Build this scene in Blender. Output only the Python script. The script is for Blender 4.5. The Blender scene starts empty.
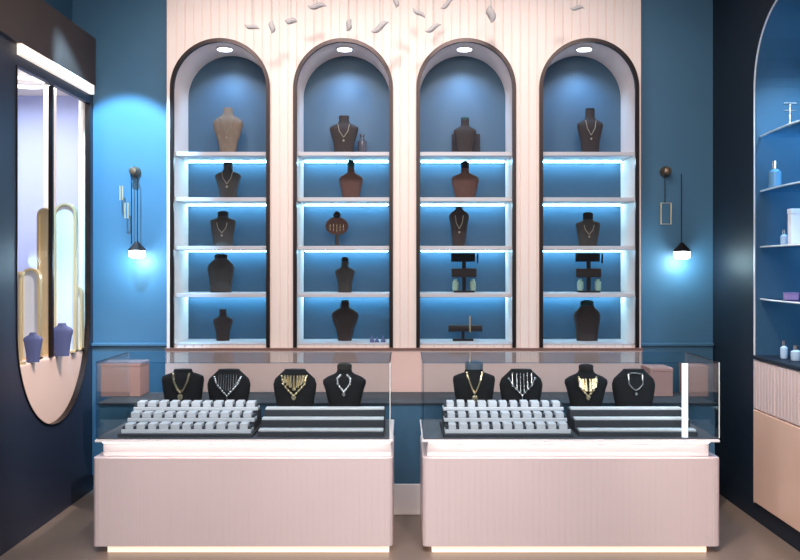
import bpy, bmesh, math, random
from mathutils import Vector, Matrix
random.seed(4)
PI = math.pi
scene = bpy.context.scene
COL = scene.collection
F = 867.0; VX = 403.0; VY = 266.0; EYE = 1.5

def X(px, d): return (px - VX) / F * d
def Z(py, d): return EYE - (py - VY) / F * d

# ------------------------------------------------------------------ materials
MATS = {}
def mat(name, col, rough=0.5, metal=0.0, emit=None, es=0.0, noise=0.0, nscale=8.0, bump=0.0, coat=0.0, spec=None, trans=0.0, alpha=1.0):
    if name in MATS: return MATS[name]
    m = bpy.data.materials.new(name); m.use_nodes = True
    nt = m.node_tree; b = nt.nodes['Principled BSDF']
    b.inputs['Base Color'].default_value = (*col, 1)
    b.inputs['Roughness'].default_value = rough
    b.inputs['Metallic'].default_value = metal
    b.inputs['Coat Weight'].default_value = coat
    b.inputs['Transmission Weight'].default_value = trans
    if spec is not None: b.inputs['Specular IOR Level'].default_value = spec
    if emit:
        b.inputs['Emission Color'].default_value = (*emit, 1)
        b.inputs['Emission Strength'].default_value = es
    if noise > 0 or bump > 0:
        tc = nt.nodes.new('ShaderNodeTexCoord'); n = nt.nodes.new('ShaderNodeTexNoise')
        n.inputs['Scale'].default_value = nscale; n.inputs['Detail'].default_value = 5
        nt.links.new(tc.outputs['Object'], n.inputs['Vector'])
        if noise > 0:
            mx = nt.nodes.new('ShaderNodeMix'); mx.data_type = 'RGBA'
            mx.inputs['A'].default_value = (*[c*(1-noise) for c in col], 1)
            mx.inputs['B'].default_value = (*[min(1, c*(1+noise)) for c in col], 1)
            nt.links.new(n.outputs['Fac'], mx.inputs['Factor'])
            nt.links.new(mx.outputs['Result'], b.inputs['Base Color'])
        if bump > 0:
            bp = nt.nodes.new('ShaderNodeBump'); bp.inputs['Strength'].default_value = bump
            bp.inputs['Distance'].default_value = 0.004
            nt.links.new(n.outputs['Fac'], bp.inputs['Height'])
            nt.links.new(bp.outputs['Normal'], b.inputs['Normal'])
    MATS[name] = m
    return m

def glass_mat(name, tint=(0.93, 0.96, 0.97), refl=0.5):
    m = bpy.data.materials.new(name); m.use_nodes = True
    nt = m.node_tree; nt.nodes.clear()
    out = nt.nodes.new('ShaderNodeOutputMaterial')
    tr = nt.nodes.new('ShaderNodeBsdfTransparent'); tr.inputs['Color'].default_value = (*tint, 1)
    gl = nt.nodes.new('ShaderNodeBsdfGlossy'); gl.inputs['Roughness'].default_value = 0.02
    fr = nt.nodes.new('ShaderNodeFresnel'); fr.inputs['IOR'].default_value = 1.45
    mu = nt.nodes.new('ShaderNodeMath'); mu.operation = 'MULTIPLY'; mu.inputs[1].default_value = refl
    mx = nt.nodes.new('ShaderNodeMixShader')
    nt.links.new(fr.outputs[0], mu.inputs[0]); nt.links.new(mu.outputs[0], mx.inputs[0])
    nt.links.new(tr.outputs[0], mx.inputs[1]); nt.links.new(gl.outputs[0], mx.inputs[2])
    nt.links.new(mx.outputs[0], out.inputs['Surface'])
    MATS[name] = m
    return m

M_pink = mat('pink_plaster', (0.86, 0.715, 0.655), 0.55, noise=0.03, nscale=5)
M_pink_lo = mat('pink_lower_panel', (0.72, 0.50, 0.45), 0.35, noise=0.04, nscale=4)
M_counter = mat('pale_pink_lacquer', (0.69, 0.57, 0.57), 0.3, noise=0.03, nscale=3, coat=0.2)
M_cwhite = mat('white_lacquer', (0.86, 0.80, 0.80), 0.35)
M_blue = mat('blue_paint', (0.048, 0.135, 0.225), 0.5, noise=0.06, nscale=3, bump=0.05)
M_niche = mat('niche_blue_panel', (0.024, 0.072, 0.125), 0.5, noise=0.07, nscale=5)
M_navy = mat('navy_paint', (0.016, 0.022, 0.045), 0.45, noise=0.08, nscale=3)
M_navy2 = mat('dark_navy_lacquer', (0.008, 0.016, 0.03), 0.55, spec=.3)
M_fascia = mat('dark_brown_wood', (0.060, 0.036, 0.030), 0.5, noise=0.25, nscale=9)
M_floor = mat('taupe_floor', (0.185, 0.138, 0.112), 0.28, noise=0.12, nscale=2.2)
M_ceil = mat('ceiling_blue_grey', (0.30, 0.33, 0.36), 0.8)
M_bronze = mat('dark_bronze', (0.038, 0.028, 0.027), 0.36, 0.85)
M_gold = mat('brushed_brass', (0.74, 0.58, 0.34), 0.32, 0.55)
M_gold2 = mat('gold_jewellery', (0.86, 0.72, 0.46), 0.25, 0.9)
M_abrass = mat('aged_brass', (0.22, 0.15, 0.10), 0.35, 0.8)
M_tarn = mat('dull_gold', (0.22, 0.19, 0.15), 0.5, 0.3)
M_silver = mat('silver', (0.80, 0.80, 0.80), 0.22, 0.95)
M_alu = mat('satin_silver_board', (0.84, 0.86, 0.88), 0.4, 0.15)
M_shelf = mat('pale_shelf', (0.52, 0.50, 0.53), 0.35)
M_cushion = mat('white_leatherette', (0.80, 0.81, 0.86), 0.55, noise=0.06, nscale=40)
M_black = mat('black_velvet', (0.007, 0.007, 0.009), 0.9, noise=0.2, nscale=60)
M_dgrey = mat('charcoal_felt', (0.050, 0.056, 0.068), 0.8, noise=0.1, nscale=50)
M_deck = mat('grey_deck', (0.085, 0.092, 0.11), 0.5)
M_brownb = mat('brown_velvet', (0.026, 0.018, 0.018), 0.85, noise=0.25, nscale=40)
M_tan = mat('tan_linen', (0.16, 0.115, 0.085), 0.85, noise=0.3, nscale=30)
M_greyb = mat('grey_brown_linen', (0.032, 0.028, 0.027), 0.85, noise=0.25, nscale=35)
M_green = mat('dark_green_velvet', (0.010, 0.045, 0.045), 0.8)
M_terra = mat('terracotta_fabric', (0.075, 0.032, 0.025), 0.8, noise=0.2, nscale=30)
M_lav = mat('lavender_wall', (0.50, 0.56, 0.82), 0.6)
M_cream = mat('cream_paint', (0.80, 0.72, 0.62), 0.45)
M_glass = glass_mat('clear_glass')
M_glass_b = glass_mat('bluish_glass', (0.72, 0.86, 0.95), 0.9)
M_edge = mat('polished_glass_edge', (0.75, 0.80, 0.80), 0.2)
M_led = mat('cyan_led', (0.3, 0.7, 0.9), 0.5, emit=(0.36, 0.76, 1.0), es=34)
M_ledw = mat('white_led', (1, 0.97, 0.95), 0.5, emit=(1.0, 0.93, 0.90), es=9)
M_ledstrip = mat('header_light', (1, 0.95, 0.9), 0.5, emit=(1.0, 0.84, 0.70), es=0.85)
M_ledwarm = mat('warm_plinth_led', (1, 0.85, 0.6), 0.5, emit=(1.0, 0.74, 0.58), es=.9)
M_puck = mat('puck_lens', (1, 1, 1), 0.4, emit=(0.95, 0.97, 1.0), es=9)
M_bulb = mat('opal_glass_lit', (1, 1, 1), 0.4, emit=(0.85, 0.97, 1.0), es=9)
M_post = mat('white_led_post', (1, 1, 1), 0.4, emit=(0.95, 0.98, 1.0), es=0.75)
M_paper = mat('pale_grey_paper', (0.40, 0.37, 0.37), 0.8)
M_cord = mat('grey_cord', (0.16, 0.14, 0.13), 0.7)
M_slat = mat('greyish_pink_slats', (0.66, 0.54, 0.53), 0.45)
M_pink_warm = mat('pink_lacquer_warm_glow', (0.84, 0.57, 0.44), 0.22, noise=0.10, nscale=2.5, coat=0.4)  # warm glow on the pink lower block is put into this colour
M_mirror = mat('satin_grey_panel', (0.60, 0.64, 0.72), 0.3, 0.1)
M_pinkbox = mat('dusty_pink_card', (0.50, 0.28, 0.25), 0.6)
M_dblue = mat('slate_blue_fabric', (0.07, 0.09, 0.22), 0.7)

# ------------------------------------------------------------------ mesh helpers
def T(x, y, z): return Matrix.Translation((x, y, z))
class MB:
    def __init__(s): s.bm = bmesh.new()
    def box(s, x0, x1, y0, y1, z0, z1):
        v = [s.bm.verts.new(p) for p in ((x0,y0,z0),(x1,y0,z0),(x1,y1,z0),(x0,y1,z0),(x0,y0,z1),(x1,y0,z1),(x1,y1,z1),(x0,y1,z1))]
        for f in ((0,3,2,1),(4,5,6,7),(0,1,5,4),(1,2,6,5),(2,3,7,6),(3,0,4,7)):
            s.bm.faces.new([v[i] for i in f])
        return s
    def quad(s, *ps):
        s.bm.faces.new([s.bm.verts.new(p) for p in ps]); return s
    def loft(s, rings, cap=True, close=True):
        vr = [[s.bm.verts.new(p) for p in r] for r in rings]
        n = len(rings[0])
        for a, b in zip(vr, vr[1:]):
            for i in range(n if close else n-1):
                j = (i+1) % n
                s.bm.faces.new((a[i], a[j], b[j], b[i]))
        if cap and close:
            s.bm.faces.new(list(reversed(vr[0]))); s.bm.faces.new(vr[-1])
        return s
    def lathe(s, prof, c=(0,0,0), n=20, sx=1, sy=1):
        rings = [[(c[0]+max(r,1e-4)*sx*math.cos(2*PI*i/n), c[1]+max(r,1e-4)*sy*math.sin(2*PI*i/n), c[2]+z) for i in range(n)] for r, z in prof]
        return s.loft(rings)
    def tube(s, pts, r, n=8, closed=False):
        pts = [Vector(p) for p in pts]; rings = []
        up = Vector((0.123, 1, 0.05)).normalized()
        N = len(pts)
        for i, p in enumerate(pts):
            if closed: d = pts[(i+1) % N] - pts[i-1]
            else: d = pts[min(i+1, N-1)] - pts[max(i-1, 0)]
            d.normalize()
            a = d.cross(up)
            if a.length < 1e-3: a = d.cross(Vector((1,0,0)))
            a.normalize(); b = d.cross(a)
            rr = r[i] if isinstance(r, (list, tuple)) else r
            rings.append([tuple(p + a*rr*math.cos(2*PI*k/n) + b*rr*math.sin(2*PI*k/n)) for k in range(n)])
        if closed: rings.append(rings[0])
        return s.loft(rings, cap=not closed)
    def ball(s, c, r, n=8, sx=1, sy=1, sz=1):
        m = n//2+1
        prof = [(r*math.sin(PI*i/m), -r*sz*math.cos(PI*i/m)) for i in range(m+1)]
        return s.lathe(prof, c, n, sx, sy)
    def prism(s, pts, f0, f1):            # closed 2-D outline pushed between two mappings
        n = len(pts)
        a = [s.bm.verts.new(f0(*p)) for p in pts]; b = [s.bm.verts.new(f1(*p)) for p in pts]
        s.bm.faces.new(a); s.bm.faces.new(list(reversed(b)))
        for i in range(n):
            j = (i+1) % n; s.bm.faces.new((a[j], a[i], b[i], b[j]))
        return s
    def build(s, name, m, parent=None, smooth=False, bevel=0, origin=None, seg=2):
        bm = s.bm
        bmesh.ops.remove_doubles(bm, verts=bm.verts, dist=1e-6)
        bmesh.ops.recalc_face_normals(bm, faces=bm.faces)
        if origin is not None:
            bmesh.ops.translate(bm, verts=bm.verts, vec=-Vector(origin))
        me = bpy.data.meshes.new(name); bm.to_mesh(me); bm.free()
        me.materials.append(m)
        o = bpy.data.objects.new(name, me); COL.objects.link(o)
        if origin is not None: o.location = origin
        if parent is not None: o.parent = parent
        if smooth:
            for p in me.polygons: p.use_smooth = True
            try: me.set_sharp_from_angle(angle=math.radians(40))
            except Exception: pass
        if bevel:
            md = o.modifiers.new('bevel', 'BEVEL'); md.width = bevel; md.segments = seg; md.limit_method = 'ANGLE'
        return o

def tag(o, label, cat, group=None):
    o['label'] = label; o['category'] = cat
    if group: o['group'] = group
    return o
def thing(name, loc, label, cat, group=None):
    o = bpy.data.objects.new(name, None); COL.objects.link(o); o.location = loc; o.empty_display_size = .05
    return tag(o, label, cat, group)
def struct(o): o['kind'] = 'structure'; return o
def copy_tree(root, loc, label=None):
    r = root.copy(); COL.objects.link(r); r.location = loc
    if label: r['label'] = label
    for ch in list(root.children):
        c = ch.copy(); COL.objects.link(c); c.parent = r
        for g in list(ch.children):
            d = g.copy(); COL.objects.link(d); d.parent = c
    return r

def sliced_wall(u0, u1, z0, z1, ops, front, back, du=None, depth_of=None):
    """wall face in (u,z) with openings [(ua,ub,lo(u),hi(u))]; front(u,z,off)/back(u,z) map to 3-D; reveals run front to back"""
    us = {u0, u1}
    for (a, b, lo, hi) in ops:
        n = 40
        for i in range(n+1): us.add((a+b)/2 - (b-a)/2*math.cos(PI*i/n))
    if du:
        k = u0
        while k < u1: us.add(k); k += du
    us = sorted(us)
    us = [u for i, u in enumerate(us) if i == 0 or u-us[i-1] > 1e-5]
    mb = MB()
    dep = depth_of or (lambda u: 0.0)
    def quad(pa, pb, pc, pd): mb.bm.faces.new([mb.bm.verts.new(p) for p in (pa, pb, pc, pd)])
    for a, b in zip(us, us[1:]):
        m = (a+b)/2; spans = [(lambda u: z0, lambda u: z1)]
        for (oa, ob, lo, hi) in ops:
            if oa < m < ob:
                spans = [(lambda u: z0, lo), (hi, lambda u: z1)]
                quad(front(a, hi(a), dep(a)), front(b, hi(b), dep(b)), back(b, hi(b)), back(a, hi(a)))
                quad(front(a, lo(a), dep(a)), front(b, lo(b), dep(b)), back(b, lo(b)), back(a, lo(a)))
        for lo_, hi_ in spans:
            if hi_(m) - lo_(m) < 1e-5: continue
            quad(front(a, lo_(a), dep(a)), front(b, lo_(b), dep(b)), front(b, hi_(b), dep(b)), front(a, hi_(a), dep(a)))
            quad(back(a, lo_(a)), back(b, lo_(b)), back(b, hi_(b)), back(a, hi_(a)))
    for (oa, ob, lo, hi) in ops:
        for u in (oa, ob):
            if hi(u)-lo(u) > 1e-4:
                quad(front(u, lo(u), dep(u)), front(u, hi(u), dep(u)), back(u, hi(u)), back(u, lo(u)))
    for u in (u0, u1):
        quad(front(u, z0, dep(u)), front(u, z1, dep(u)), back(u, z1), back(u, z0))
    for z in (z0, z1):
        quad(front(u0, z, 0), front(u1, z, 0), back(u1, z), back(u0, z))
    return mb

def ribbon(mb, path, w, f0, f1, closed=False):
    """frame of width w (offset inwards, to the left of the path) between two mappings"""
    n = len(path); ins = []
    for i in range(n):
        p = Vector(path[i]); a = Vector(path[i-1]) if (i or closed) else None; b = Vector(path[(i+1) % n]) if (i < n-1 or closed) else None
        d = ((p-a).normalized() if a is not None else Vector((0,0))) + ((b-p).normalized() if b is not None else Vector((0,0)))
        d.normalize(); nrm = Vector((-d.y, d.x))
        ins.append(p + nrm*w)
    rng = range(n if closed else n-1)
    V = lambda m, q: mb.bm.verts.new(m(q[0], q[1]))
    A0 = [V(f0, p) for p in path]; A1 = [V(f0, p) for p in ins]; B0 = [V(f1, p) for p in path]; B1 = [V(f1, p) for p in ins]
    for i in rng:
        j = (i+1) % n
        for q in ((A0[i],A0[j],A1[j],A1[i]), (B0[i],B1[i],B1[j],B0[j]), (A0[i],B0[i],B0[j],A0[j]), (A1[i],A1[j],B1[j],B1[i])):
            mb.bm.faces.new(q)
    if not closed:
        for i in (0, n-1): mb.bm.faces.new((A0[i],A1[i],B1[i],B0[i]))
    return mb

# ------------------------------------------------------------------ room
D_BACK, D_PAN, D_NB = 5.82, 5.70, 6.07
XW = 2.08
CEIL = 3.5
struct(MB().box(-3.6, 3.6, -1.5, 7.0, -0.1, 0.0).build('floor', M_floor))
struct(MB().box(-3.6, 3.6, -1.5, 7.0, CEIL, CEIL+.1).build('ceiling', M_ceil))
b = MB()
b.box(-2.125, -1.56, D_BACK, D_BACK+.1, 0, CEIL)
b.box(-2.32, -2.125, D_BACK, D_BACK+.1, 2.87, CEIL)
b.box(1.57, 2.12, D_BACK, D_BACK+.1, 0, CEIL)
b.box(-1.56, 1.57, D_BACK, D_BACK+.1, 0, 0.66)
struct(b.build('wall_back', M_blue))
# wainscot of the blue wall: rail and lower board
for nm, x0, x1 in (('trim_1', -2.08, -1.565), ('trim_2', 1.575, 2.075)):
    struct(MB().box(x0, x1, D_BACK-.035, D_BACK, 0.965, 0.985).box(x0, x1, D_BACK-.02, D_BACK, 0.1, 0.965).build(nm, M_blue, bevel=.003))

# left wall with the tall display window (flat head, rounded foot)
WU0, WU1 = 4.66, 5.76
wc, wr = (WU0+WU1)/2, (WU1-WU0)/2
WTOP, WSPR = 2.58, 1.15
wlo = lambda u: WSPR - 0.60*math.sqrt(max(0, 1-((u-wc)/wr)**2))
whi = lambda u: WTOP
LT = 0.03
wl = sliced_wall(-1.5, 5.82, 0, 3.015, [(WU0, WU1, wlo, whi)], lambda u, z, d: (-XW, u, z), lambda u, z: (-XW-LT, u, z))
struct(wl.build('wall_left', M_navy))
struct(MB().box(-2.32, -2.22, -1.5, 5.82, 3.015, CEIL).build('wall_left_upper', M_blue))
struct(MB().box(-2.32, -2.18, -1.5, 5.82, 3.0, 3.015).build('trim_3', M_navy))
# brown fascia over the window
struct(MB().box(-XW, -XW+.025, -1.5, 5.80, 2.70, 3.02).build('trim_4', M_fascia, bevel=.003))

win = struct(thing('window_1', (-XW, wc, 1.0), 'x', 'x')); del win['label']; del win['category']
def rel(o, parent):
    o.parent = parent; o.matrix_parent_inverse = Matrix.Translation(-parent.location); return o
rel(MB().box(-XW+.0005, -XW+.027, WU0+.01, 5.765, 2.64, 2.70).build('header_light', M_ledstrip), win)
path = [(WU1, WTOP)]; n = 40
path += [(wc+wr*math.cos(PI*i/n), WSPR-0.60*math.sin(PI*i/n)) for i in range(n+1)]
path.append((WU0, WTOP))
path = list(reversed(path))
fr = MB(); ribbon(fr, path, 0.008, lambda u, z: (-XW+.006, u, z), lambda u, z: (-XW-LT, u, z))
rel(fr.build('window_frame', M_bronze), win)
# mullion and pane
rel(MB().box(-XW-.045, -XW-.02, 5.195, 5.215, 0.951, WTOP).build('mullion', M_bronze), win)
gp = MB(); gpts = [(WU0+.013, WTOP)] + [(wc-(wr-.013)*math.cos(PI*i/n), WSPR-.587*math.sin(PI*i/n)) for i in range(n+1)] + [(WU1-.013, WTOP)]
gp.bm.faces.new([gp.bm.verts.new((-XW-.012, u, z)) for u, z in gpts])
rel(gp.build('window_pane', glass_mat('anti_glare_glass', (.97,.98,.98), .008)), win)

# lit display room beyond the window
b = MB()
b.box(-3.5, -2.19, 6.62, 6.7, 0, 2.86)
b.box(-3.5, -3.42, 4.0, 6.62, 0, 2.86)
struct(b.build('wall_display_room', M_lav))
struct(MB().box(-3.5, -2.19, 3.9, 6.7, 2.80, 2.88).build('ceiling_display_room', M_cream))
struct(MB().box(-2.185, -2.127, 5.822, 6.6, 0, 2.8).box(-2.475, -2.41, 5.95, 6.05, .0, 2.8).build('trim_5', M_cream, bevel=.02))
o = MB().box(-3.2, -2.116, 4.45, 5.80, 0.12, 0.95).box(-3.15, -2.2, 4.5, 5.78, 0, 0.12)
tag(o.build('display_plinth', mat('peach_pink_plinth', (.86,.62,.53), .5), bevel=.01), 'broad pink display plinth filling the rounded foot of the left window', 'plinth')
# oval ring lamp
rg = MB(); rg.tube([(-2.62+.16*math.cos(2*PI*i/28), 6.0+.16*math.sin(2*PI*i/28), 2.77) for i in range(28)], .013, closed=True)
tag(rg.build('ring_lamp', mat('ring_emit', (1,1,1), .4, emit=(1,1,1), es=2.0), smooth=True), 'thin white ring lamp on the ceiling beyond the left window', 'ceiling lamp')

def arch_stand(px0, px1, ytop, d, zbot, label, panel_mat, frame_mat, name='arched_mirror', fw=.014, cat='mirror'):
    x0, x1 = X(px0, d), X(px1, d); zt = Z(ytop, d); r = (x1-x0)/2; xc = (x0+x1)/2
    t = thing(name, (xc, d, zbot), label, cat, 'arched display pieces in the left window')
    pts = [(r, 0.0), (r, zt-zbot-r)] + [(r*math.cos(PI*i/16), zt-zbot-r+r*math.sin(PI*i/16)) for i in range(1, 17)] + [(-r, 0.0)]
    fb = MB(); ribbon(fb, pts, fw, lambda u, z: (u, -.02, z), lambda u, z: (u, .02, z))
    fb.box(-r, r, -.035, .035, 0, .012)
    fb.build('frame', frame_mat, t)
    k = 1-fw/r*0.9
    pb = MB(); pb.prism([(u*k, max(.008, z*(1 if z == 0 else .997))) for u, z in pts], lambda u, z: (u, -.006, z), lambda u, z: (u, .006, z))
    pb.build('panel', panel_mat, t)
    return t
arch_stand(55, 77, 203, 5.55, .95, 'tall arched panel with dark-topped brass frame, right of the window mullion', M_mirror, M_gold)
arch_stand(38, 53, 208, 5.32, .95, 'tall narrow brass arch left of the window mullion', M_gold, M_gold, 'brass_arch', cat='display arch')
arch_stand(22, 41, 268, 5.12, .95, 'short grey-faced brass arch at the left end of the window', M_mirror, M_gold)
arch_stand(64, 83, 285, 5.70, .95, 'small brass-framed arch beside the right jamb of the window', M_cream, M_gold, 'framed_arch', cat='display arch')
# brass post by the left edge
o = MB().lathe([(.03,0),(.03,.012),(.011,.014),(.011,.50),(.026,.502),(.026,.52)], (0,0,0))
tag(o.build('brass_post', M_gold, smooth=True, origin=(0,0,0)), 'short brass post with a flat cap at the far left of the window', 'stand').location = (X(20, 4.86), 4.86, .95)

# right wall with arched niche
RU0, RU1 = 4.22, 5.13; rc = (RU0+RU1)/2; rr = (RU1-RU0)/2; RSP = 2.55
rlo = lambda u: 0.10
rhi = lambda u: RSP + rr*math.sqrt(max(0, 1-((u-rc)/rr)**2))
wrm = sliced_wall(-1.5, 5.82, 0, CEIL, [(RU0, RU1, rlo, rhi)], lambda u, z, d: (XW, u, z), lambda u, z: (XW+.42, u, z))
struct(wrm.build('wall_right', M_navy2))
# blue lining inside that niche
RB = XW+.41
rin = rr-.008
pts = [(rc+rin, 0.97)] + [(rc+rin*math.cos(PI*i/24), RSP+rin*math.sin(PI*i/24)) for i in range(25)] + [(rc-rin, .97)]
lin = MB(); ribbon(lin, pts, .01, lambda u, z: (XW+.001, u, z), lambda u, z: (RB, u, z))
struct(lin.build('trim_6', M_niche))
lin = MB(); lin.prism(pts, lambda u, z: (RB-.012, u, z), lambda u, z: (RB+.005, u, z))
struct(lin.build('trim_7', M_niche))
pts2 = [(rc+rr, 0.10)] + [(rc+rr*math.cos(PI*i/32), RSP+rr*math.sin(PI*i/32)) for i in range(33)] + [(rc-rr, .10)]
lin = MB(); ribbon(lin, pts2, .008, lambda u, z: (XW-.006, u, z), lambda u, z: (XW+.012, u, z))
struct(lin.build('trim_8', M_alu))

# ------------------------------------------------------------------ pink fluted wall with four arched niches
NX = [-1.204+.807*i for i in range(4)]
NX = [x+.004 for x in NX]
NR, NZB, NSP = 0.303, 0.978, 2.667
ops = [(c-NR, c+NR, (lambda u: NZB), (lambda u, c=c: NSP+NR*math.sqrt(max(0, 1-((u-c)/NR)**2)))) for c in NX]
PITCH = .0565
def flute(u):
    t = ((u+1.55)/PITCH) % 1.0
    g = 0.13
    if t < g: return 0.007*math.sin(PI*t/g)
    return 0.0
P0, P1 = -1.553, 1.565
pw = sliced_wall(P0, P1, 0.68, CEIL, ops, lambda u, z, d: (u, D_PAN+d, z), lambda u, z: (u, D_NB, z), du=PITCH*.13/4, depth_of=flute)
struct(pw.build('wall_niches', M_pink))
for c in NX:
    struct(MB().box(c-NR-.01, c+NR+.01, D_NB+.001, D_NB+.03, NZB-.02, 3.02).build('trim_9', M_niche))
# plain lower band under the niches with its thin brown ledge
struct(MB().box(P0-.004, P1+.004, D_PAN-.022, D_PAN, 0.672, .950).build('trim_10', M_pink_lo, bevel=.004))
struct(MB().box(P0-.006, P1+.006, D_PAN-.03, D_PAN, .950, .962).build('trim_11', mat('brown_ledge', (.20,.10,.08), .4)))

ORD = ['first', 'second', 'third', 'fourth']
# bronze arch frames
for i, c in enumerate(NX):
    R = NR+.024
    p = [(R, 0.965)] + [(R*math.cos(PI*k/40), NSP+R*math.sin(PI*k/40)) for k in range(41)] + [(-R, 0.965)]
    fb = MB(); ribbon(fb, p, .024, lambda u, z: (u, -.022, z-1), lambda u, z: (u, .008, z-1))
    o = fb.build('arch_frame', M_bronze); o.location = (c, D_PAN, 1)
    tag(o, 'dark bronze arch frame edging the %s niche from the left' % ORD[i], 'arch frame', 'bronze arch frames of the niches')

SHZ = [2.252, 1.952, 1.632, 1.320, 0.990]    # top surface of each shelf
LV = ['topmost', 'second from top', 'middle', 'fourth from top', 'bottom']
sh0 = None
for i, c in enumerate(NX):
    for j, z in enumerate(SHZ):
        lab = '%s pale shelf of the %s niche from the left' % (LV[j], ORD[i])
        if sh0 is None:
            t = thing('niche_shelf', (c, D_PAN, z), lab, 'shelf', 'pale shelves in the wall niches')
            MB().box(-NR+.001, NR-.001, .012, D_NB-D_PAN-.001, -.026, 0).build('board', M_shelf, t, bevel=.002)
            MB().box(-NR+.015, NR-.015, .305, .335, -.033, -.0262).build('light_strip', M_led, t)
            sh0 = t
        elif j < 4: copy_tree(sh0, (c, D_PAN, z), lab)
        else:
            o = MB().box(-NR+.001, NR-.001, .0, D_NB-D_PAN-.001, -.011, 0.0).build('niche_shelf', M_shelf)
            o.location = (c, D_PAN, z); tag(o, lab, 'shelf', 'pale shelves in the wall niches')
    # puck downlight in the crown of the arch
    t = thing('puck_light', (c, 5.84, 2.966), 'round white puck light in the crown of the %s arched niche' % ORD[i], 'downlight', 'puck lights in the arch crowns')
    MB().lathe([(.056,-.012),(.054,-.009),(.054,0.0)][1:], (0,0,0), 24).build('housing', M_alu, t, smooth=True)
    MB().lathe([(.048,-.012),(.048,-.0095)], (0,0,0), 24).build('lens', M_puck, t, smooth=True)
    L = bpy.data.lights.new('puck', 'SPOT'); L.energy = 20; L.color = (.34, .64, 1.0); L.spot_size = 1.9; L.spot_blend = .8; L.shadow_soft_size = .05
    lo = bpy.data.objects.new('puck_spot', L); COL.objects.link(lo); lo.location = (c, 5.86, 2.93); lo.rotation_euler = (math.radians(18), 0, 0)

# ------------------------------------------------------------------ busts
def superring(a, b, z, cx=0, cy=0, n=28, p=2.3):
    r = []
    for k in range(n):
        t = 2*PI*k/n; c, s_ = math.cos(t), math.sin(t)
        r.append((cx+a*math.copysign(abs(c)**(2/p), c), cy+b*math.copysign(abs(s_)**(2/p), s_), z))
    return r
# profile rows: (height fraction, half-width fraction, half-depth fraction)
PROF = {
 'torso':  [(0,.66,.40),(.05,.66,.40),(.35,.74,.42),(.62,.90,.44),(.74,1.0,.42),(.80,.98,.40),(.86,.78,.34),(.91,.48,.28),(.95,.36,.26),(1,.33,.25)],
 'square': [(0,.72,.42),(.3,.80,.42),(.6,.92,.42),(.80,.98,.40),(.87,.94,.36),(.91,.70,.30),(.94,.46,.27),(1,.40,.26)],
 'lowneck':[(0,.78,.42),(.3,.84,.42),(.62,.98,.42),(.72,1.0,.40),(.82,.92,.36),(.92,.66,.30),(.98,.50,.26),(1,.48,.25)],
 'slim':   [(0,.66,.38),(.05,.66,.38),(.3,.72,.40),(.55,.92,.40),(.66,1.0,.38),(.72,.96,.35),(.77,.70,.30),(.81,.42,.27),(.88,.34,.26),(.97,.36,.27),(1,.34,.26)],
 'pear':   [(0,.50,.36),(.06,.52,.36),(.3,.66,.40),(.52,.92,.42),(.64,1.0,.42),(.72,.96,.38),(.80,.66,.32),(.85,.36,.26),(.96,.32,.25),(1,.28,.22)],
 'bottle': [(0,.66,.38),(.3,.82,.40),(.55,.98,.40),(.66,1.0,.38),(.74,.86,.34),(.81,.50,.28),(.86,.30,.25),(1,.28,.24)],
}
def surf(prof, w, h):
    P = PROF[prof]
    def f(x, z):
        t = min(1, max(0, z/h))
        for (a, b) in zip(P, P[1:]):
            if a[0] <= t <= b[0]:
                k = (t-a[0])/(b[0]-a[0]); hw = (a[1]+(b[1]-a[1])*k)*w/2; hd = (a[2]+(b[2]-a[2])*k)*w/2; break
        q = min(.97, abs(x)/hw); return -hd*(1-q**2.3)**(1/2.3)
    return f
def bust(cx, d, z0, w, h, prof, m, label, group, name='necklace_bust', neck=None, cat='jewellery bust', base=None):
    t = thing(name, (cx, d, z0), label, cat, group)
    P = PROF[prof]; cut = 0.90 if neck else 9
    b = MB(); b.loft([superring(a*w/2, c*w/2, f*h) for f, a, c in P])
    b.build('torso', m, t, smooth=True)
    if neck:
        f, a, c = P[-1]; q = MB()
        q.loft([superring(a*w/2*s, c*w/2*s, h+dz, p=2.0) for s, dz in ((1.02,.0005),(1.04,neck[1]*.6),(.92,neck[1]*.85),(.5,neck[1]),)])
        q.build('neck_cap', neck[0], t, smooth=True)
    if base:
        q = MB(); q.box(-w*.4, w*.4, -w*.3, w*.3, 0, .012); q.build('base', base, t)
    return t

def necklace(cx, d, z0, w, h, prof, pts, m, label, beads=0, r=.0035, pend=None, name='necklace', drops=None, off=.004, group='necklaces shown on the black busts'):
    """pts: control points (x,z) relative to the bust; string follows the bust's front"""
    f = surf(prof, w, h)
    # resample
    P = []
    for a, b in zip(pts, pts[1:]):
        for i in range(8): P.append((a[0]+(b[0]-a[0])*i/8, a[1]+(b[1]-a[1])*i/8))
    P.append(pts[-1])
    t = thing(name, (cx, d, z0), label, 'necklace', group)
    on = lambda x, z, o=off: (x, f(x, z)-o, z)
    b = MB(); b.tube([on(*p) for p in P], r, 6); b.build('chain', m, t, smooth=True)
    if beads:
        bb = MB()
        for k in range(beads):
            p = P[int(k*(len(P)-1)/(beads-1))]; bb.ball(on(p[0], p[1], off+.003), .0085, 8)
        bb.build('beads', m, t, smooth=True)
    if drops:
        bb = MB()
        for (x, zt, zb, rr_) in drops:
            bb.tube([on(x, zt, off+.002), on(x, zb, off+.004)], [rr_*.6, rr_], 6)
        bb.build('drops', m, t, smooth=True)
    if pend:
        bb = MB(); x, z, s = pend
        y = f(x, z)-off-.004
        bb.prism([(x-s*.7, z+s), (x-s, z), (x-s*.6, z-s), (x, z-s*1.4), (x+s*.6, z-s), (x+s, z), (x+s*.7, z+s)], lambda u, v: (u, y-.003, v), lambda u, v: (u, y+.004, v))
        bb.build('pendant', m, t, bevel=.001)
    return t

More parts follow.
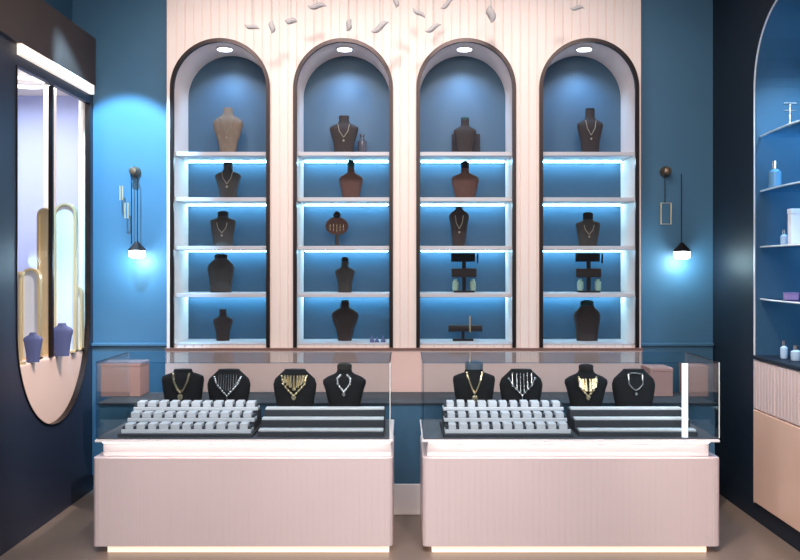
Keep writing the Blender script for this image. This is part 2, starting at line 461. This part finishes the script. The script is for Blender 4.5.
# ------------------------------------------------------------------ counters with glass cases
DF = 4.532          # distance of the front face
ZD = 0.590
def counter(x0, x1, bx0, bx1, px0, px1, side, lx0, lx1):
    cx = (x0+x1)/2
    t = thing('display_counter', (cx, DF, 0), '%s pale pink sales counter with a white band and glowing foot' % side, 'counter', 'pale pink sales counters')
    dd = 0.62
    def lb(a, b_, y0, y1, z0, z1, nm, m, bev=0, seg=2):
        return MB().box(a-cx, b_-cx, y0, y1, z0, z1).build(nm, m, t, bevel=bev, seg=seg)
    # fluted lower body front
    body = MB()
    W = x1-x0; n = 44; pts = []
    for k in range(n):
        a = x0-cx+.04 + (W-.08)*k/n; s = (W-.08)/n
        pts += [(a, 0.0), (a+s*.90, 0.0), (a+s*.93, .0012), (a+s*.98, .0012)]
    pts = [(x0-cx, dd), (x0-cx, .035), (x0-cx+.004, .016), (x0-cx+.016, .004), (x0-cx+.036, 0)] + pts + [(x1-cx-.036, 0), (x1-cx-.016, .004), (x1-cx-.004, .016), (x1-cx, .035), (x1-cx, dd)]
    body.prism(pts, lambda u, v: (u, v, .034), lambda u, v: (u, v, .494))
    body.build('body', M_counter, t)
    lb(px0, px1, .010, dd-.04, 0.001, .034, 'plinth_light', M_ledwarm)
    lb(bx0, bx1, .045, dd-.02, .494, .578, 'upper_band', M_cwhite, .006)
    lb(lx0, lx1, .0, dd-.01, .578, .590, 'countertop', M_cwhite, .002)
    lb(bx0+.01, bx1-.01, .010, .018, .5735, .5779, 'band_light', M_ledw)
    return t
cL0, cL1 = X(92, DF), X(393, DF)
cR0, cR1 = X(422.5, DF), X(721, DF)
counter(cL0, cL1, X(100, DF), X(391.5, DF), X(107, DF), X(389, DF), 'left-hand', X(94.5, DF), X(393, DF))
counter(cR0, cR1, X(427, DF), X(712, DF), X(432, DF), X(707, DF), 'right-hand', X(422, DF), X(720, DF))

def case(x0, x1, side, post):
    cx = (x0+x1)/2; d0, d1 = DF+.012, DF+.56; z0, z1 = ZD, 0.995; g = .006
    t = thing('glass_case', (cx, d0, z0), 'clear glass display case on top of the %s counter' % side, 'display case', 'glass cases on the counters')
    h = z1-z0; w2 = (x1-x0)/2; dp = d1-d0
    MB().box(-w2+.004, w2-.004, .004, dp, 0.0005, .008).build('deck', M_deck, t)
    MB().box(-w2, w2, 0, g, .008, h-g).build('front_pane', M_glass, t)
    MB().box(-w2, w2, dp-g, dp, .008, h-g).build('back_pane', M_glass, t)
    MB().box(-w2, -w2+g, g, dp-g, .008, h-g).build('side_pane', M_glass, t)
    MB().box(w2-g, w2, g, dp-g, .008, h-g).build('side_pane', M_glass, t)
    MB().box(-w2, w2, 0, dp, h-g, h).build('top_pane', M_glass, t)
    r = .0022
    for sx in (-1, 1):
        MB().box(sx*w2-r, sx*w2+r, -r, r, .008, h).build('edge_strip', M_edge if sx > 0 else M_glass_b, t)
        MB().box(sx*w2-r, sx*w2+r, r, dp-r, h-r, h+r).build('edge_strip', M_glass_b, t)
    for (yy, nm) in ((0, 'top_rail'), (dp, 'top_rail')):
        MB().box(-w2+r, w2-r, yy-.002, yy+.002, h-.0035, h+.0005).build(nm, M_glass_b, t)
    if post is not None:
        MB().box(post-.014-cx, post+.014-cx, .012, .03, .009, h-.008).build('light_post', M_post, t)
    return t
case(X(95.5, DF), X(390, DF), 'left-hand', None)
case(X(423, DF), X(720, DF), 'right-hand', X(685, DF+.03))

ZK = ZD+.008+.0005   # deck top
def ring_tray(px0, px1, label):
    d = 4.59; x0, x1 = X(px0, d), X(px1, d); cx = (x0+x1)/2; w2 = (x1-x0)/2
    t = thing('ring_tray', (cx, d, ZK), label, 'ring display tray', 'three-tier ring trays')
    MB().box(-w2-.012, w2+.012, -.022, .34, 0, .014).build('base', M_dgrey, t, bevel=.002)
    st = MB()
    st.box(-w2, w2, .11, .335, .014, .052).box(-w2, w2, .21, .335, .052, .095)
    st.build('riser', M_dgrey, t)
    for k in range(3):
        y0 = .0+.105*k; z = .014+.042*k
        MB().box(-w2, w2, y0, y0+.085, z+.001*k, z+.021).build('tier', M_cushion, t, bevel=.003)
        MB().box(-w2+.004, w2-.004, y0+.012, y0+.083, z+.0212, z+.034).build('felt_insert', M_dgrey, t)
        n = 11; pit = (2*w2-.02)/n
        for q in range(n):
            wq = pit*(.66+.14*random.random()); a = -w2+.01+pit*q+(pit-wq)/2
            c = MB(); c.box(a, a+wq, y0+.004, y0+.07, z+.0215, z+.050+.004*random.random())
            c.build('ring_cushion', M_cushion, t, bevel=.004)
    return t
ring_tray(121, 251, 'white ring tray of three cushion rows in the left-hand glass case')
ring_tray(445, 571, 'white ring tray of three cushion rows in the right-hand glass case')
def bar_tray(px0, px1, label):
    d = 4.60; x0, x1 = X(px0, d), X(px1, d); cx = (x0+x1)/2; w2 = (x1-x0)/2
    t = thing('stepped_tray', (cx, d, ZK), label, 'display tray', 'stepped trays with silver ledges')
    st = MB()
    st.box(-w2, w2, -.015, .34, 0, .022).box(-w2, w2, .11, .34, .022, .062).box(-w2, w2, .23, .34, .062, .098)
    st.build('stepped_stand', M_dgrey, t, bevel=.002)
    for (y, z) in ((0, .0225), (.118, .0625), (.238, .0985)):
        MB().box(-w2+.004, w2-.004, y, y+.055, z, z+.011).build('silver_ledge', M_alu, t, bevel=.002)
    return t
bar_tray(257.5, 384, 'charcoal stepped tray with three empty silver ledges, left-hand case')
bar_tray(578.5, 697, 'charcoal stepped tray with three empty silver ledges, right-hand case')

def mirrored(p): return p + [(-x, z) for x, z in reversed(p[:-1])] if abs(p[-1][0]) < 1e-6 else p + [(-x, z) for x, z in reversed(p)]
DB = 5.015
S = F/DB
def cb(px): return X(px, DB)
G = 'black busts in the glass cases'
BH = .305
busts = [
 (183, 'square', M_black, None, 'black bust at the left end of the left-hand case, gold necklace on it'),
 (229, 'lowneck', M_black, None, 'second black bust in the left-hand case, fringe necklace on it'),
 (295, 'lowneck', M_black, None, 'black bust with a wide gold bib necklace, third in left-hand case'),
 (344.5, 'torso', M_black, (M_greyb, .035), 'black bust with brown neck cap and heart necklace, left-hand case'),
 (474, 'square', M_black, (mat('slate_cap', (.12,.16,.21), .5), .05), 'black bust with slate blue dome neck, right-hand case'),
 (521, 'lowneck', M_black, None, 'second black bust in the right-hand case, long drop necklace on it'),
 (586, 'torso', M_black, (M_brownb, .03), 'black bust with brown neck cap and gold leaf bib, right-hand case'),
 (633.5, 'lowneck', M_black, None, 'black bust at the right end, square silver necklace on it'),
]
BW = .25
for px, pr, m, nk, lab in busts:
    bust(cb(px), DB, ZK, BW, BH, pr, m, lab, G, neck=nk)
h = BH
necklace(cb(183), DB, ZK, BW, h, 'square', mirrored([(-.045, h*.93), (-.040, h*.80), (-.022, h*.66), (0, h*.58)]), M_gold2, 'broad gold necklace on the leftmost black bust', r=.007, pend=(0, h*.50, .016), off=.006)
necklace(cb(229), DB, ZK, BW, h, 'lowneck', mirrored([(-.075, h*.86), (-.06, h*.74), (-.03, h*.62), (0, h*.52)]), M_silver, 'beaded silver fringe necklace with long centre drop, left-hand case', beads=15, r=.004,
         drops=[(x, h*.92, h*(.60+abs(x)*2.3), .003) for x in (-.05,-.035,-.02,-.007,.007,.02,.035,.05)] + [(0, h*.52, h*.22, .004)])
necklace(cb(295), DB, ZK, BW, h, 'lowneck', mirrored([(-.07, h*.88), (-.062, h*.74), (-.03, h*.62), (0, h*.52)]), M_gold2, 'wide gold bib necklace on the third black bust', beads=13, r=.006,
         drops=[(x, h*.90, h*(.62+abs(x)*2.6), .010) for x in (-.052,-.036,-.02,0,.02,.036,.052)], pend=(0, h*.50, .014))
necklace(cb(344.5), DB, ZK, BW, h, 'torso', mirrored([(-.02, h*.90), (-.038, h*.84), (-.034, h*.74), (-.014, h*.65), (0, h*.60)]), M_silver, 'heart-shaped silver bead necklace below a brown neck cap', beads=17, r=.004, pend=(0, h*.555, .010))
necklace(cb(474), DB, ZK, BW, h, 'square', mirrored([(-.044, h*.96), (-.036, h*.84), (-.016, h*.66), (0, h*.56)]), M_gold2, 'Y-shaped gold collar with an oblong medallion on the domed bust', r=.0065, pend=(0, h*.47, .018), off=.006)
necklace(cb(521), DB, ZK, BW, h, 'lowneck', mirrored([(-.075, h*.84), (-.05, h*.70), (-.02, h*.60), (0, h*.53)]), M_silver, 'silver drop necklace with a long centre rod, right-hand case', r=.005, beads=9,
         drops=[(x, h*.94, h*(.58+abs(x)*2.2), .0035) for x in (-.055,-.03,-.01,.01,.03,.055)] + [(0, h*.53, h*.16, .005)])
necklace(cb(586), DB, ZK, BW, h, 'torso', mirrored([(-.05, h*.86), (-.05, h*.72), (-.03, h*.62), (0, h*.52)]), M_gold2, 'gold leaf bib necklace on the bust right of the ring tray', beads=11, r=.006,
         drops=[(x, h*.84, h*(.58+abs(x)*2.4), .011) for x in (-.042,-.028,-.012,.012,.028,.042)], pend=(0, h*.50, .013))
necklace(cb(633.5), DB, ZK, BW, h, 'lowneck', [(-.04, h*.92), (-.040, h*.74), (-.018, h*.66), (0, h*.62), (.018, h*.66), (.040, h*.74), (.04, h*.92), (0, h*.945), (-.04, h*.92)], M_silver, 'squarish silver necklace with a bead drop on the rightmost bust', beads=0, r=.005, pend=(0, h*.56, .008))

# ------------------------------------------------------------------ low cabinet behind the counters
t = thing('back_cabinet', (0.03, 5.22, 0), 'long low navy cabinet along the wall behind the counters', 'cabinet')
MB().box(-1.86, 1.85, .008, .44, .187, .664).build('body', M_blue, t)
MB().box(-1.865, 1.855, 0, .45, .664, .676).build('top', M_dgrey, t, bevel=.002)
MB().box(-1.85, 1.84, .0, .42, .001, .187).build('skirting', M_cwhite, t, bevel=.004)
def pbox(px0, px1, ytop, d, label):
    x0, x1 = X(px0, d), X(px1, d); cx = (x0+x1)/2; w = (x1-x0)/2; hh = Z(ytop, d)-.6765
    t = thing('storage_box', (cx, d, .6765), label, 'box', 'pink boxes on the back cabinet')
    MB().box(-w, w, 0, .2, 0, hh-.022).build('box_body', M_pinkbox, t, bevel=.003)
    MB().box(-w-.002, w+.002, -.002, .202, hh-.022, hh).build('box_lid', M_pinkbox, t, bevel=.002)
pbox(101, 140, 363, 5.47, 'wide dusty pink box at the left end of the back cabinet')
pbox(650, 673, 368, 5.47, 'small dusty pink box left of the white glowing post')
pbox(689, 708, 366, 5.47, 'small dusty pink box right of the white glowing post')

# ------------------------------------------------------------------ niche displays
DN = 5.92
def nb(px, top, shelf, wpx, prof, m, label, **k):
    z0 = SHZ[shelf]+.0008
    hgt = Z(top, DN)-z0
    nk = k.pop('neck', None)
    if nk: hgt -= nk[1]
    jw = k.pop('jewel', None)
    w_ = wpx*DN/F
    if jw:
        q = w_*.5; hh_ = hgt
        necklace(X(px, DN), DN, z0, w_, hgt, prof, mirrored([(-q*.40, hh_*.78), (-q*.30, hh_*.60), (0, hh_*.44)]), M_tarn, jw[0], r=.003, pend=(0, hh_*.36, .007), group='necklaces on the niche busts', off=.003)
    return bust(X(px, DN), DN, z0, w_, hgt, prof, m, label, 'busts in the wall niches', neck=nk, **k)
nb(228, 108, 0, 30, 'pear', M_tan, 'large tan bust on the top shelf of the leftmost niche', jewel=('thin pendant necklace on the large tan bust, leftmost niche', M_silver))
nb(228, 162, 1, 26, 'slim', M_greyb, 'brown-grey bust with dark neck, second shelf, leftmost niche', jewel=('thin necklace on the second-shelf bust of the leftmost niche', M_silver), neck=(M_black, .02))
nb(223, 211, 2, 26, 'square', M_greyb, 'square-shouldered grey bust on the middle shelf, leftmost niche', jewel=('thin necklace on the square-shouldered grey bust, leftmost niche', M_silver), neck=(M_black, .035))
nb(221, 254, 3, 27, 'lowneck', M_greyb, 'rounded olive-grey bust, fourth shelf, leftmost niche', neck=(M_black, .03))
nb(223, 309, 4, 20, 'slim', M_brownb, 'narrow dark bust on the bottom shelf, leftmost niche', neck=(M_black, .012))
nb(344, 116, 0, 29, 'slim', M_brownb, 'tall brown bust on the top shelf of the second niche', jewel=('thin dull necklace on the topmost bust of the second niche', M_gold2))
nb(351, 160, 1, 24, 'bottle', M_terra, 'terracotta bust with pointed dark green top, second niche', neck=(M_green, .055))
nb(345, 257, 3, 20, 'slim', M_greyb, 'slim dark grey bust on the fourth shelf, second niche', neck=(M_black, .03))
nb(345, 300, 4, 27, 'pear', M_brownb, 'broad brown bust with a peaked top, bottom of second niche', neck=(M_green, .012))
nb(465, 117, 0, 23, 'slim', M_brownb, 'slim brown bust before dark boards, top of third niche', neck=(M_green, .02))
nb(465, 161, 1, 28, 'bottle', M_terra, 'wide terracotta bust with long black neck, third niche', neck=(M_black, .05))
nb(459, 207, 2, 20, 'torso', M_brownb, 'small brown bust with a tiny pendant, middle shelf, third niche', jewel=('small pendant necklace on the middle-shelf bust, third niche', M_silver))
nb(590, 108, 0, 26, 'slim', M_brownb, 'dim brown bust on the top shelf of the rightmost niche', jewel=('thin dull necklace on the topmost bust of the rightmost niche', M_gold2), neck=(M_black, .02))
nb(588, 212, 2, 25, 'square', M_greyb, 'grey-brown bust with black neck, middle shelf, rightmost niche', jewel=('thin necklace on the middle-shelf bust of the rightmost niche', M_silver), neck=(M_black, .05))
nb(587, 300, 4, 27, 'lowneck', M_brownb, 'broad brown bust with peaked green top, bottom of rightmost niche', neck=(M_green, .04))

# round fan-shaped necklace holder in the second niche
z0 = SHZ[2]+.0008
t = thing('fan_stand', (X(337, DN), DN, z0), 'round fan-shaped stand with pale stripes, middle shelf, second niche', 'jewellery stand')
MB().lathe([(.05,0),(.05,.008),(.014,.012),(.012,.09)], (0,0,0), 18, 1, .7).build('base', M_greyb, t, smooth=True)
pt = [(.078*math.cos(a), .14+.062*math.sin(a)) for a in [2*PI*i/28 for i in range(28)]]
MB().prism(pt, lambda u, v: (u, -.014, v), lambda u, v: (u, .014, v)).build('fan', M_terra, t, bevel=.003)
MB().ball((.0, 0, .215), .026, 12).build('knob', M_black, t, smooth=True)
for q in range(5):
    x = -.045+.0225*q; hh = .042 - abs(x)*.25
    MB().tube([(x, -.017, .14-hh), (x, -.017, .14+hh*.3)], .0032, 6).build('stripe', M_gold2, t, smooth=True)

# black tiered earring stands, third and fourth niches
def tstand(px, label):
    z0 = SHZ[3]+.0008; hgt = Z(253, DN)-z0
    t = thing('earring_stand', (X(px, DN), DN, z0), label, 'jewellery stand', 'black tiered earring stands')
    MB().box(-.07, .07, -.04, .04, 0, .012).build('base', M_black, t, bevel=.002)
    MB().box(-.013, .013, -.01, .01, .012, hgt-.06).build('post', M_black, t)
    MB().box(-.088, .075, -.018, .018, hgt-.06, hgt-.002).build('top_bar', M_black, t, bevel=.003)
    MB().box(-.085, .085, -.018, .018, hgt-.165, hgt-.105).build('middle_bar', M_brownb, t, bevel=.004)
    MB().box(.088, .098, -.008, .008, hgt-.07, hgt-.005).build('side_pin', M_black, t)
    for sx in (-.06, .06):
        MB().lathe([(.018,0.012),(.022,.03),(.022,.07),(.012,.08),(.012,.09)], (sx, -.018, 0.0005), 14).build('bottle', mat('pale_green_glass', (.22,.33,.27), .25), t, smooth=True)
tstand(464, 'black tiered earring stand in the third niche from the left')
tstand(588.5, 'black tiered earring stand in the rightmost niche')
# boards behind bust, third niche, and bottle, second niche
o = MB().box(-.098, .098, 0, .012, 0, .165).build('display_board', M_brownb, bevel=.002); o.location = (X(466, 6.02), 6.02, SHZ[0]+.0008)
tag(o, 'upright dark board behind the bust at the top of the third niche', 'display board')
o = MB().lathe([(.028,0),(.03,.006),(.03,.10),(.012,.12),(.012,.135),(.016,.137),(.016,.15)], (0,0,0), 16).build('bottle', mat('smoked_glass', (.07,.07,.09), .15), smooth=True)
o.location = (X(362, DN), DN+.03, SHZ[0]+.0008); tag(o, 'slender smoked bottle beside the brown bust, top of second niche', 'bottle')
# low stand, bottom of third niche
t = thing('bracelet_stand', (X(463, DN), DN, SHZ[4]+.0008), 'low dark bracelet bar with upright brass pin, bottom of third niche', 'jewellery stand')
MB().box(-.07, .07, -.035, .035, 0, .012).build('base', M_black, t, bevel=.002)
MB().tube([(-.10, 0, .085), (.13, 0, .085)], [.024, .024], 14).build('roll', M_brownb, t, smooth=True)
MB().box(-.01, .01, -.01, .01, .012, .085).build('post', M_black, t)
MB().box(.04, .05, -.034, -.025, .06, .17).build('pin', M_gold2, t)
# small ring cones at the end of the second niche's bottom shelf
rc0 = None
for k, (px, s) in enumerate(((372, 1), (377, .8), (383, .95))):
    o = MB().lathe([(.016,0),(.016,.006),(.009,.02),(.003,.045),(.0,.048)], (0,0,0), 12).build('ring_cone', M_dblue, smooth=True) if rc0 is None else rc0.copy()
    if rc0 is None: rc0 = o
    else: COL.objects.link(o)
    o.location = (X(px, 5.80), 5.80, SHZ[4]+.0008); o.scale = (1, 1, s)
    tag(o, ['leftmost', 'middle', 'rightmost'][k]+' of three tiny slate ring cones, bottom of second niche', 'ring cone', 'tiny ring cones')

# ------------------------------------------------------------------ sconces
def sconce(mx, my, sx, sy, tubes, rods, energy, label, col):
    d = D_BACK-.06
    t = thing('wall_sconce', (X(mx, d), D_BACK, Z(my, d)), label, 'wall lamp', 'hanging wall sconces')
    ox, oz = X(mx, d), Z(my, d)
    L_ = lambda px, py, yy=-.06: (X(px, d)-ox, yy, Z(py, d)-oz)
    m = MB(); pr = [(.0,0),(.036,0),(.036,.018),(.026,.03),(.02,.05),(.024,.075),(.0,.08)]
    rings = [[(r*math.cos(2*PI*i/20), -z, r*math.sin(2*PI*i/20)) for i in range(20)] for r, z in [(max(r, 1e-3), z) for r, z in pr]]
    m.loft(rings); m.build('wall_mount', M_abrass, t, smooth=True)
    for (x, y0, y1) in rods:
        MB().tube([L_(x, y0), L_(x, y1)], .0032, 6).build('rod', M_bronze, t, smooth=True)
    for (x0, x1, y0, y1) in tubes:
        r = .0045; a = L_(x0, y0); c = L_(x1, y1)
        MB().tube([(a[0], -.06, a[2]), (c[0], -.06, a[2]), (c[0], -.06, c[2]), (a[0], -.06, c[2])], r, 6, closed=True).build('brass_loop', M_gold, t)
    sx_, _, sz_ = L_(sx, sy)
    MB().lathe([(.010,.055),(.018,.045),(.05,.012),(.062,0.0),(.058,-.004)], (sx_, -.07, sz_), 24).build('shade_cap', M_bronze, t, smooth=True)
    MB().lathe([(.052,-.005),(.054,-.03),(.048,-.048),(.02,-.056),(.001,-.057)], (sx_, -.07, sz_), 24).build('glass_shade', M_bulb, t, smooth=True)
    L = bpy.data.lights.new('sconce', 'POINT'); L.energy = energy; L.color = col; L.shadow_soft_size = .04
    lo = bpy.data.objects.new('sconce_light', L); COL.objects.link(lo); lo.location = (ox+sx_, D_BACK-.13, oz+sz_-.08)
sconce(133, 171, 137.5, 250, [(125, 128, 203, 218), (120, 122.5, 186, 200)], [(137.5, 174, 243), (131.5, 174, 244)], 5, 'brass and opal glass wall sconce on the blue wall left of the niches', (.55, .85, 1))
sconce(667.5, 171, 681.5, 251, [(661, 671, 203, 224)], [(681.5, 174, 243), (665, 174, 203), (667.5, 171, 174)], 4.5, 'brass and opal glass wall sconce on the blue wall right of the niches', (.6, .9, 1))

# ------------------------------------------------------------------ hanging paper petals
def petal(px, ybot, d, kind, ang, label, size=1.0):
    x, z = X(px, d), Z(ybot, d)
    t = thing('hanging_ornament', (x, d, z), label, 'hanging ornament', 'pale paper petals hung from the ceiling')
    MB().tube([(0, 0, .008), (0, 0, CEIL-z)], .0014, 5).build('thread', M_cord, t)
    b = MB(); L = .05*size; R = 9
    rings = []
    ca, sa = math.cos(ang), math.sin(ang)
    for i in range(R+1):
        u = -1+2*i/R; w = max(.04, (1-abs(u)**1.7))*(.030*size if kind == 'leaf' else .05*size); c = .012*size*math.sin(u*2.4)
        ring = []
        for k in range(10):
            a = 2*PI*k/10; px_, pz_ = u*L, w*math.sin(a)*.55+c
            ring.append((px_*ca-pz_*sa, w*math.cos(a)*.6, px_*sa+pz_*ca))
        rings.append(ring)
    b.loft(rings); b.build('petal', M_paper, t, smooth=True)
DP = 5.35
for px, y, kind, ang, sz, lab in (
  (252, 27, 'leaf', -.5, 1.0, 'slanting pale leaf-shaped petal hung above the leftmost arch'),
  (272, 27, 'round', 1.3, .8, 'small upright grey petal left of the first gap between arches'),
  (291, 21, 'round', -.3, .8, 'small pale petal hung over the left shoulder of the second arch'),
  (317, 6, 'leaf', -.2, 1.2, 'curved grey petal near the top edge, left of the second arch crown'),
  (349, 25, 'round', 1.0, .8, 'small upright petal above the second arch crown'),
  (380, 27, 'leaf', .3, 1.3, 'broad grey petal hung over the right shoulder of the second arch'),
  (396, 2, 'round', 1.4, .7, 'tiny upright petal at the top edge between second and third arches'),
  (419, 13, 'leaf', -.9, 1.0, 'tilted pale petal hung over the gap before the third arch'),
  (433, 28, 'leaf', .2, 1.1, 'lowest pale petal above the left shoulder of the third arch'),
  (447, 4, 'leaf', .4, 1.0, 'pale petal near the top edge above the third arch'),
  (491, 14, 'round', 1.4, 1.1, 'long upright petal above the right shoulder of the third arch'),
  (577, 8, 'leaf', -.2, .9, 'small pale petal hung above the rightmost arch')):
    petal(px, y, DP, kind, ang, lab, sz)

# ------------------------------------------------------------------ right-hand niche furniture
RX = XW-.004
t = thing('wall_cabinet', (RX, rc, 0), 'pink base cabinet with slatted doors under the arched niche on the right', 'cabinet')
u0, u1 = RU0-rc+.01, RU1-rc-.01
MB().box(-.012, .38, u0, u1, .952, .974).build('countertop', M_navy2, t, bevel=.003)
MB().box(.004, .38, u0, u1, .655, .951).build('body', M_slat, t)
nd = 3; W = (u1-u0)/nd
for k in range(nd):
    a = u0+W*k+.004; b_ = u0+W*(k+1)-.004; m = 7; pts = []
    for q in range(m):
        s0 = a+(b_-a)*q/m; s = (b_-a)/m
        pts += [(s0+s*.06, 0.004), (s0+s*.12, -.006), (s0+s*.90, -.006), (s0+s*.96, .004)]
    pts = [(a, .004)] + pts[0:] + [(b_, .004), (b_, .0041), (a, .0041)]
    pts = [(a, .0045)] + [p for p in pts[1:-3]] + [(b_, .0045)]
    MB().prism(pts, lambda u, v: (v-.001, u, .665), lambda u, v: (v-.001, u, .945)).build('door', M_slat, t)
MB().box(-.008, .38, u0, u1, .11, .654).build('lower_block', M_pink_warm, t, bevel=.004)
for j, z in enumerate((2.262, 1.940, 1.612, 1.305)):
    t = thing('glass_shelf', (XW, rc, z), '%s bluish glass shelf in the arched niche on the right' % ['highest', 'second highest', 'third highest', 'lowest'][j], 'shelf', 'glass shelves of the right niche')
    pts = [(RU0-rc+.021, .39), (RU0-rc+.021, .03), (-.25, .01), (0, .0), (.25, .01), (RU1-rc-.021, .03), (RU1-rc-.021, .39)]
    MB().prism(pts, lambda u, v: (v, u, -.006), lambda u, v: (v, u, .006)).build('pane', M_glass_b, t)
    MB().tube([(v-.002, u, 0) for u, v in pts[1:6]], .0055, 6).build('front_edge', M_edge, t)
    MB().box(.355, .375, RU0-rc+.05, RU1-rc-.05, -.016, -.0065).build('light_strip', mat('cyan_led_soft', (.3,.7,.9), .5, emit=(.3,.7,1.0), es=16), t)
# objects on these shelves
t = thing('earring_bar', (X(790, 4.80), 4.80, 2.2695), 'small silver T-bar stand on the highest glass shelf at right', 'jewellery stand')
MB().lathe([(.028,0),(.028,.006),(.005,.01),(.005,.13)], (0,0,0), 14).build('stem', M_silver, t, smooth=True)
MB().tube([(-.035, 0, .13), (.035, 0, .13)], .006, 8).build('bar', M_silver, t, smooth=True)
MB().tube([(-.03, 0, .09), (.03, 0, .09)], .005, 8).build('lower_bar', M_silver, t, smooth=True)
def item(px, d, z, label, cat, name, m, w, hh, kind='box'):
    if kind == 'box':
        t = thing(name, (X(px, d), d, z), label, cat)
        MB().box(-w/2, w/2, -w*.3, w*.3, 0, hh*.86).build('box_body', m, t, bevel=.003)
        MB().box(-w/2-.002, w/2+.002, -w*.3-.002, w*.3+.002, hh*.86, hh).build('box_lid', m, t, bevel=.002)
    else:
        t = thing(name, (X(px, d), d, z), label, cat)
        MB().lathe([(w*.42,0),(w/2,.006),(w/2,hh*.6),(w*.2,hh*.72)], (0,0,0), 16).build('bottle_body', m, t, smooth=True)
        MB().lathe([(w*.24,hh*.722),(w*.24,hh)], (0,0,0), 14).build('stopper', M_silver, t, smooth=True)
M_wbox = mat('white_card', (.92, .95, 1.0), .5)
M_purp = mat('mauve_card', (.22, .16, .36), .6)
M_cbot = mat('frosted_blue_glass', (.45, .62, .80), .25)
item(796, 4.84, 1.6195, 'tall white box on the third highest glass shelf at right', 'box', 'gift_box', M_wbox, .075, .20)
item(784, 4.92, 1.6195, 'small pale bottle left of the tall white box at right', 'bottle', 'perfume_bottle', M_cbot, .038, .085, 'b')
item(791, 4.80, 1.3125, 'small mauve box on the lowest glass shelf at right', 'box', 'jewellery_box', M_purp, .07, .04)
item(784, 4.92, .9755, 'slim frosted bottle on the dark top of the right cabinet', 'bottle', 'perfume_bottle', M_cbot, .04, .10, 'b')
item(796, 4.80, .9755, 'wide frosted bottle by the photo edge on the right cabinet', 'bottle', 'perfume_bottle', M_cbot, .055, .085, 'b')
item(775, 5.02, 1.9475, 'clear blue jar at the far end of the second highest glass shelf', 'jar', 'glass_jar', mat('blue_glass_jar', (.12,.28,.42), .2), .07, .16, 'b')

# slate busts between the window arches
bust(X(62, 5.30), 5.30, .9505, .135, .20, 'torso', M_dblue, 'slate blue bust nearer the niches on the window plinth', 'slate busts in the window')
bust(X(33, 4.95), 4.95, .9505, .11, .17, 'torso', M_dblue, 'slate blue bust farther from the niches on the window plinth', 'slate busts in the window')

# ------------------------------------------------------------------ lights
def area(name, loc, rot, sx, sy, e, col=(1,1,1)):
    L = bpy.data.lights.new(name, 'AREA'); L.shape = 'RECTANGLE'; L.size = sx; L.size_y = sy; L.energy = e; L.color = col
    o = bpy.data.objects.new(name, L); COL.objects.link(o); o.location = loc; o.rotation_euler = [math.radians(a) for a in rot]; return o
def spot(name, loc, tgt, e, ang, col, blend=.5, r=.05):
    L = bpy.data.lights.new(name, 'SPOT'); L.energy = e; L.spot_size = math.radians(ang); L.spot_blend = blend; L.color = col; L.shadow_soft_size = r
    o = bpy.data.objects.new(name, L); COL.objects.link(o); o.location = loc
    o.rotation_euler = (Vector(tgt)-Vector(loc)).to_track_quat('-Z', 'Y').to_euler(); return o
area('overhead_fill', (0, 3.1, 3.45), (0, 0, 0), 2.6, 1.4, 60, (1, .93, .90))  # general fill added overhead, out of view, for the pink wall
area('front_fill', (0, .2, 3.2), (55, 0, 0), 3.0, 1.2, 130, (1, .94, .92))  # unseen area light added so the counters are lit from the front
for x in (-1.2, -.4, .4, 1.2):
    spot('pink_wall_fill', (x, 4.3, 3.42), (x, 5.7, 2.3), 54 if x < .5 else 34, 95, (1, .91, .87), .8, .08)  # unseen spots added to brighten the pink wall, stronger on the left
for x in (-1.3, -.5, .6, 1.4):
    spot('counter_fill', (x, 2.5, 3.42), (x*.82, 4.55, .35), 155, 44, (1, .93, .93), .7, .08)  # aimed fill added out of view to brighten the counter fronts
spot('blue_wall_fill', (-1.82, 4.8, 3.35), (-1.86, 5.82, 1.9), 580, 42, (.30, .68, 1.0), .3, .03)  # added blue spot without a fixture, makes the left wall bright
area('display_room_light', (-2.75, 5.6, 2.74), (0, 0, 0), .8, 1.2, 33, (.90, .92, 1.0))
spot('plinth_fill', (-.6, 4.2, 3.42), (-2.1, 5.2, .8), 420, 30, (1, .88, .82), .6, .05)  # unseen spot put in to brighten the pink plinth front
spot('right_niche_spot', (2.28, rc, 2.93), (2.28, rc+.15, 1.5), 120, 100, (.45, .75, 1.0), .8, .06)
spot('cabinet_fill', (.9, 3.6, 3.4), (2.08, 4.7, .45), 260, 40, (1, .84, .74), .8, .08)  # warm spot added out of view for the glow on the cabinet

w = bpy.data.worlds.new('world'); scene.world = w; w.use_nodes = True
w.node_tree.nodes['Background'].inputs[0].default_value = (.75, .78, .85, 1)
w.node_tree.nodes['Background'].inputs[1].default_value = .22

# ------------------------------------------------------------------ camera
cam = bpy.data.cameras.new('camera'); co = bpy.data.objects.new('camera', cam); COL.objects.link(co)
co.location = (0, 0, EYE); co.rotation_euler = (PI/2, 0, 0)
cam.sensor_width = 36; cam.lens = F/800*36
cam.shift_x = (400-VX)/800; cam.shift_y = -(280-VY)/800
cam.clip_start = .05
scene.camera = co
vs = scene.view_settings; vs.view_transform = 'Standard'; vs.look = 'None'; vs.exposure = 0.0; vs.gamma = 1; vs.use_curve_mapping = False
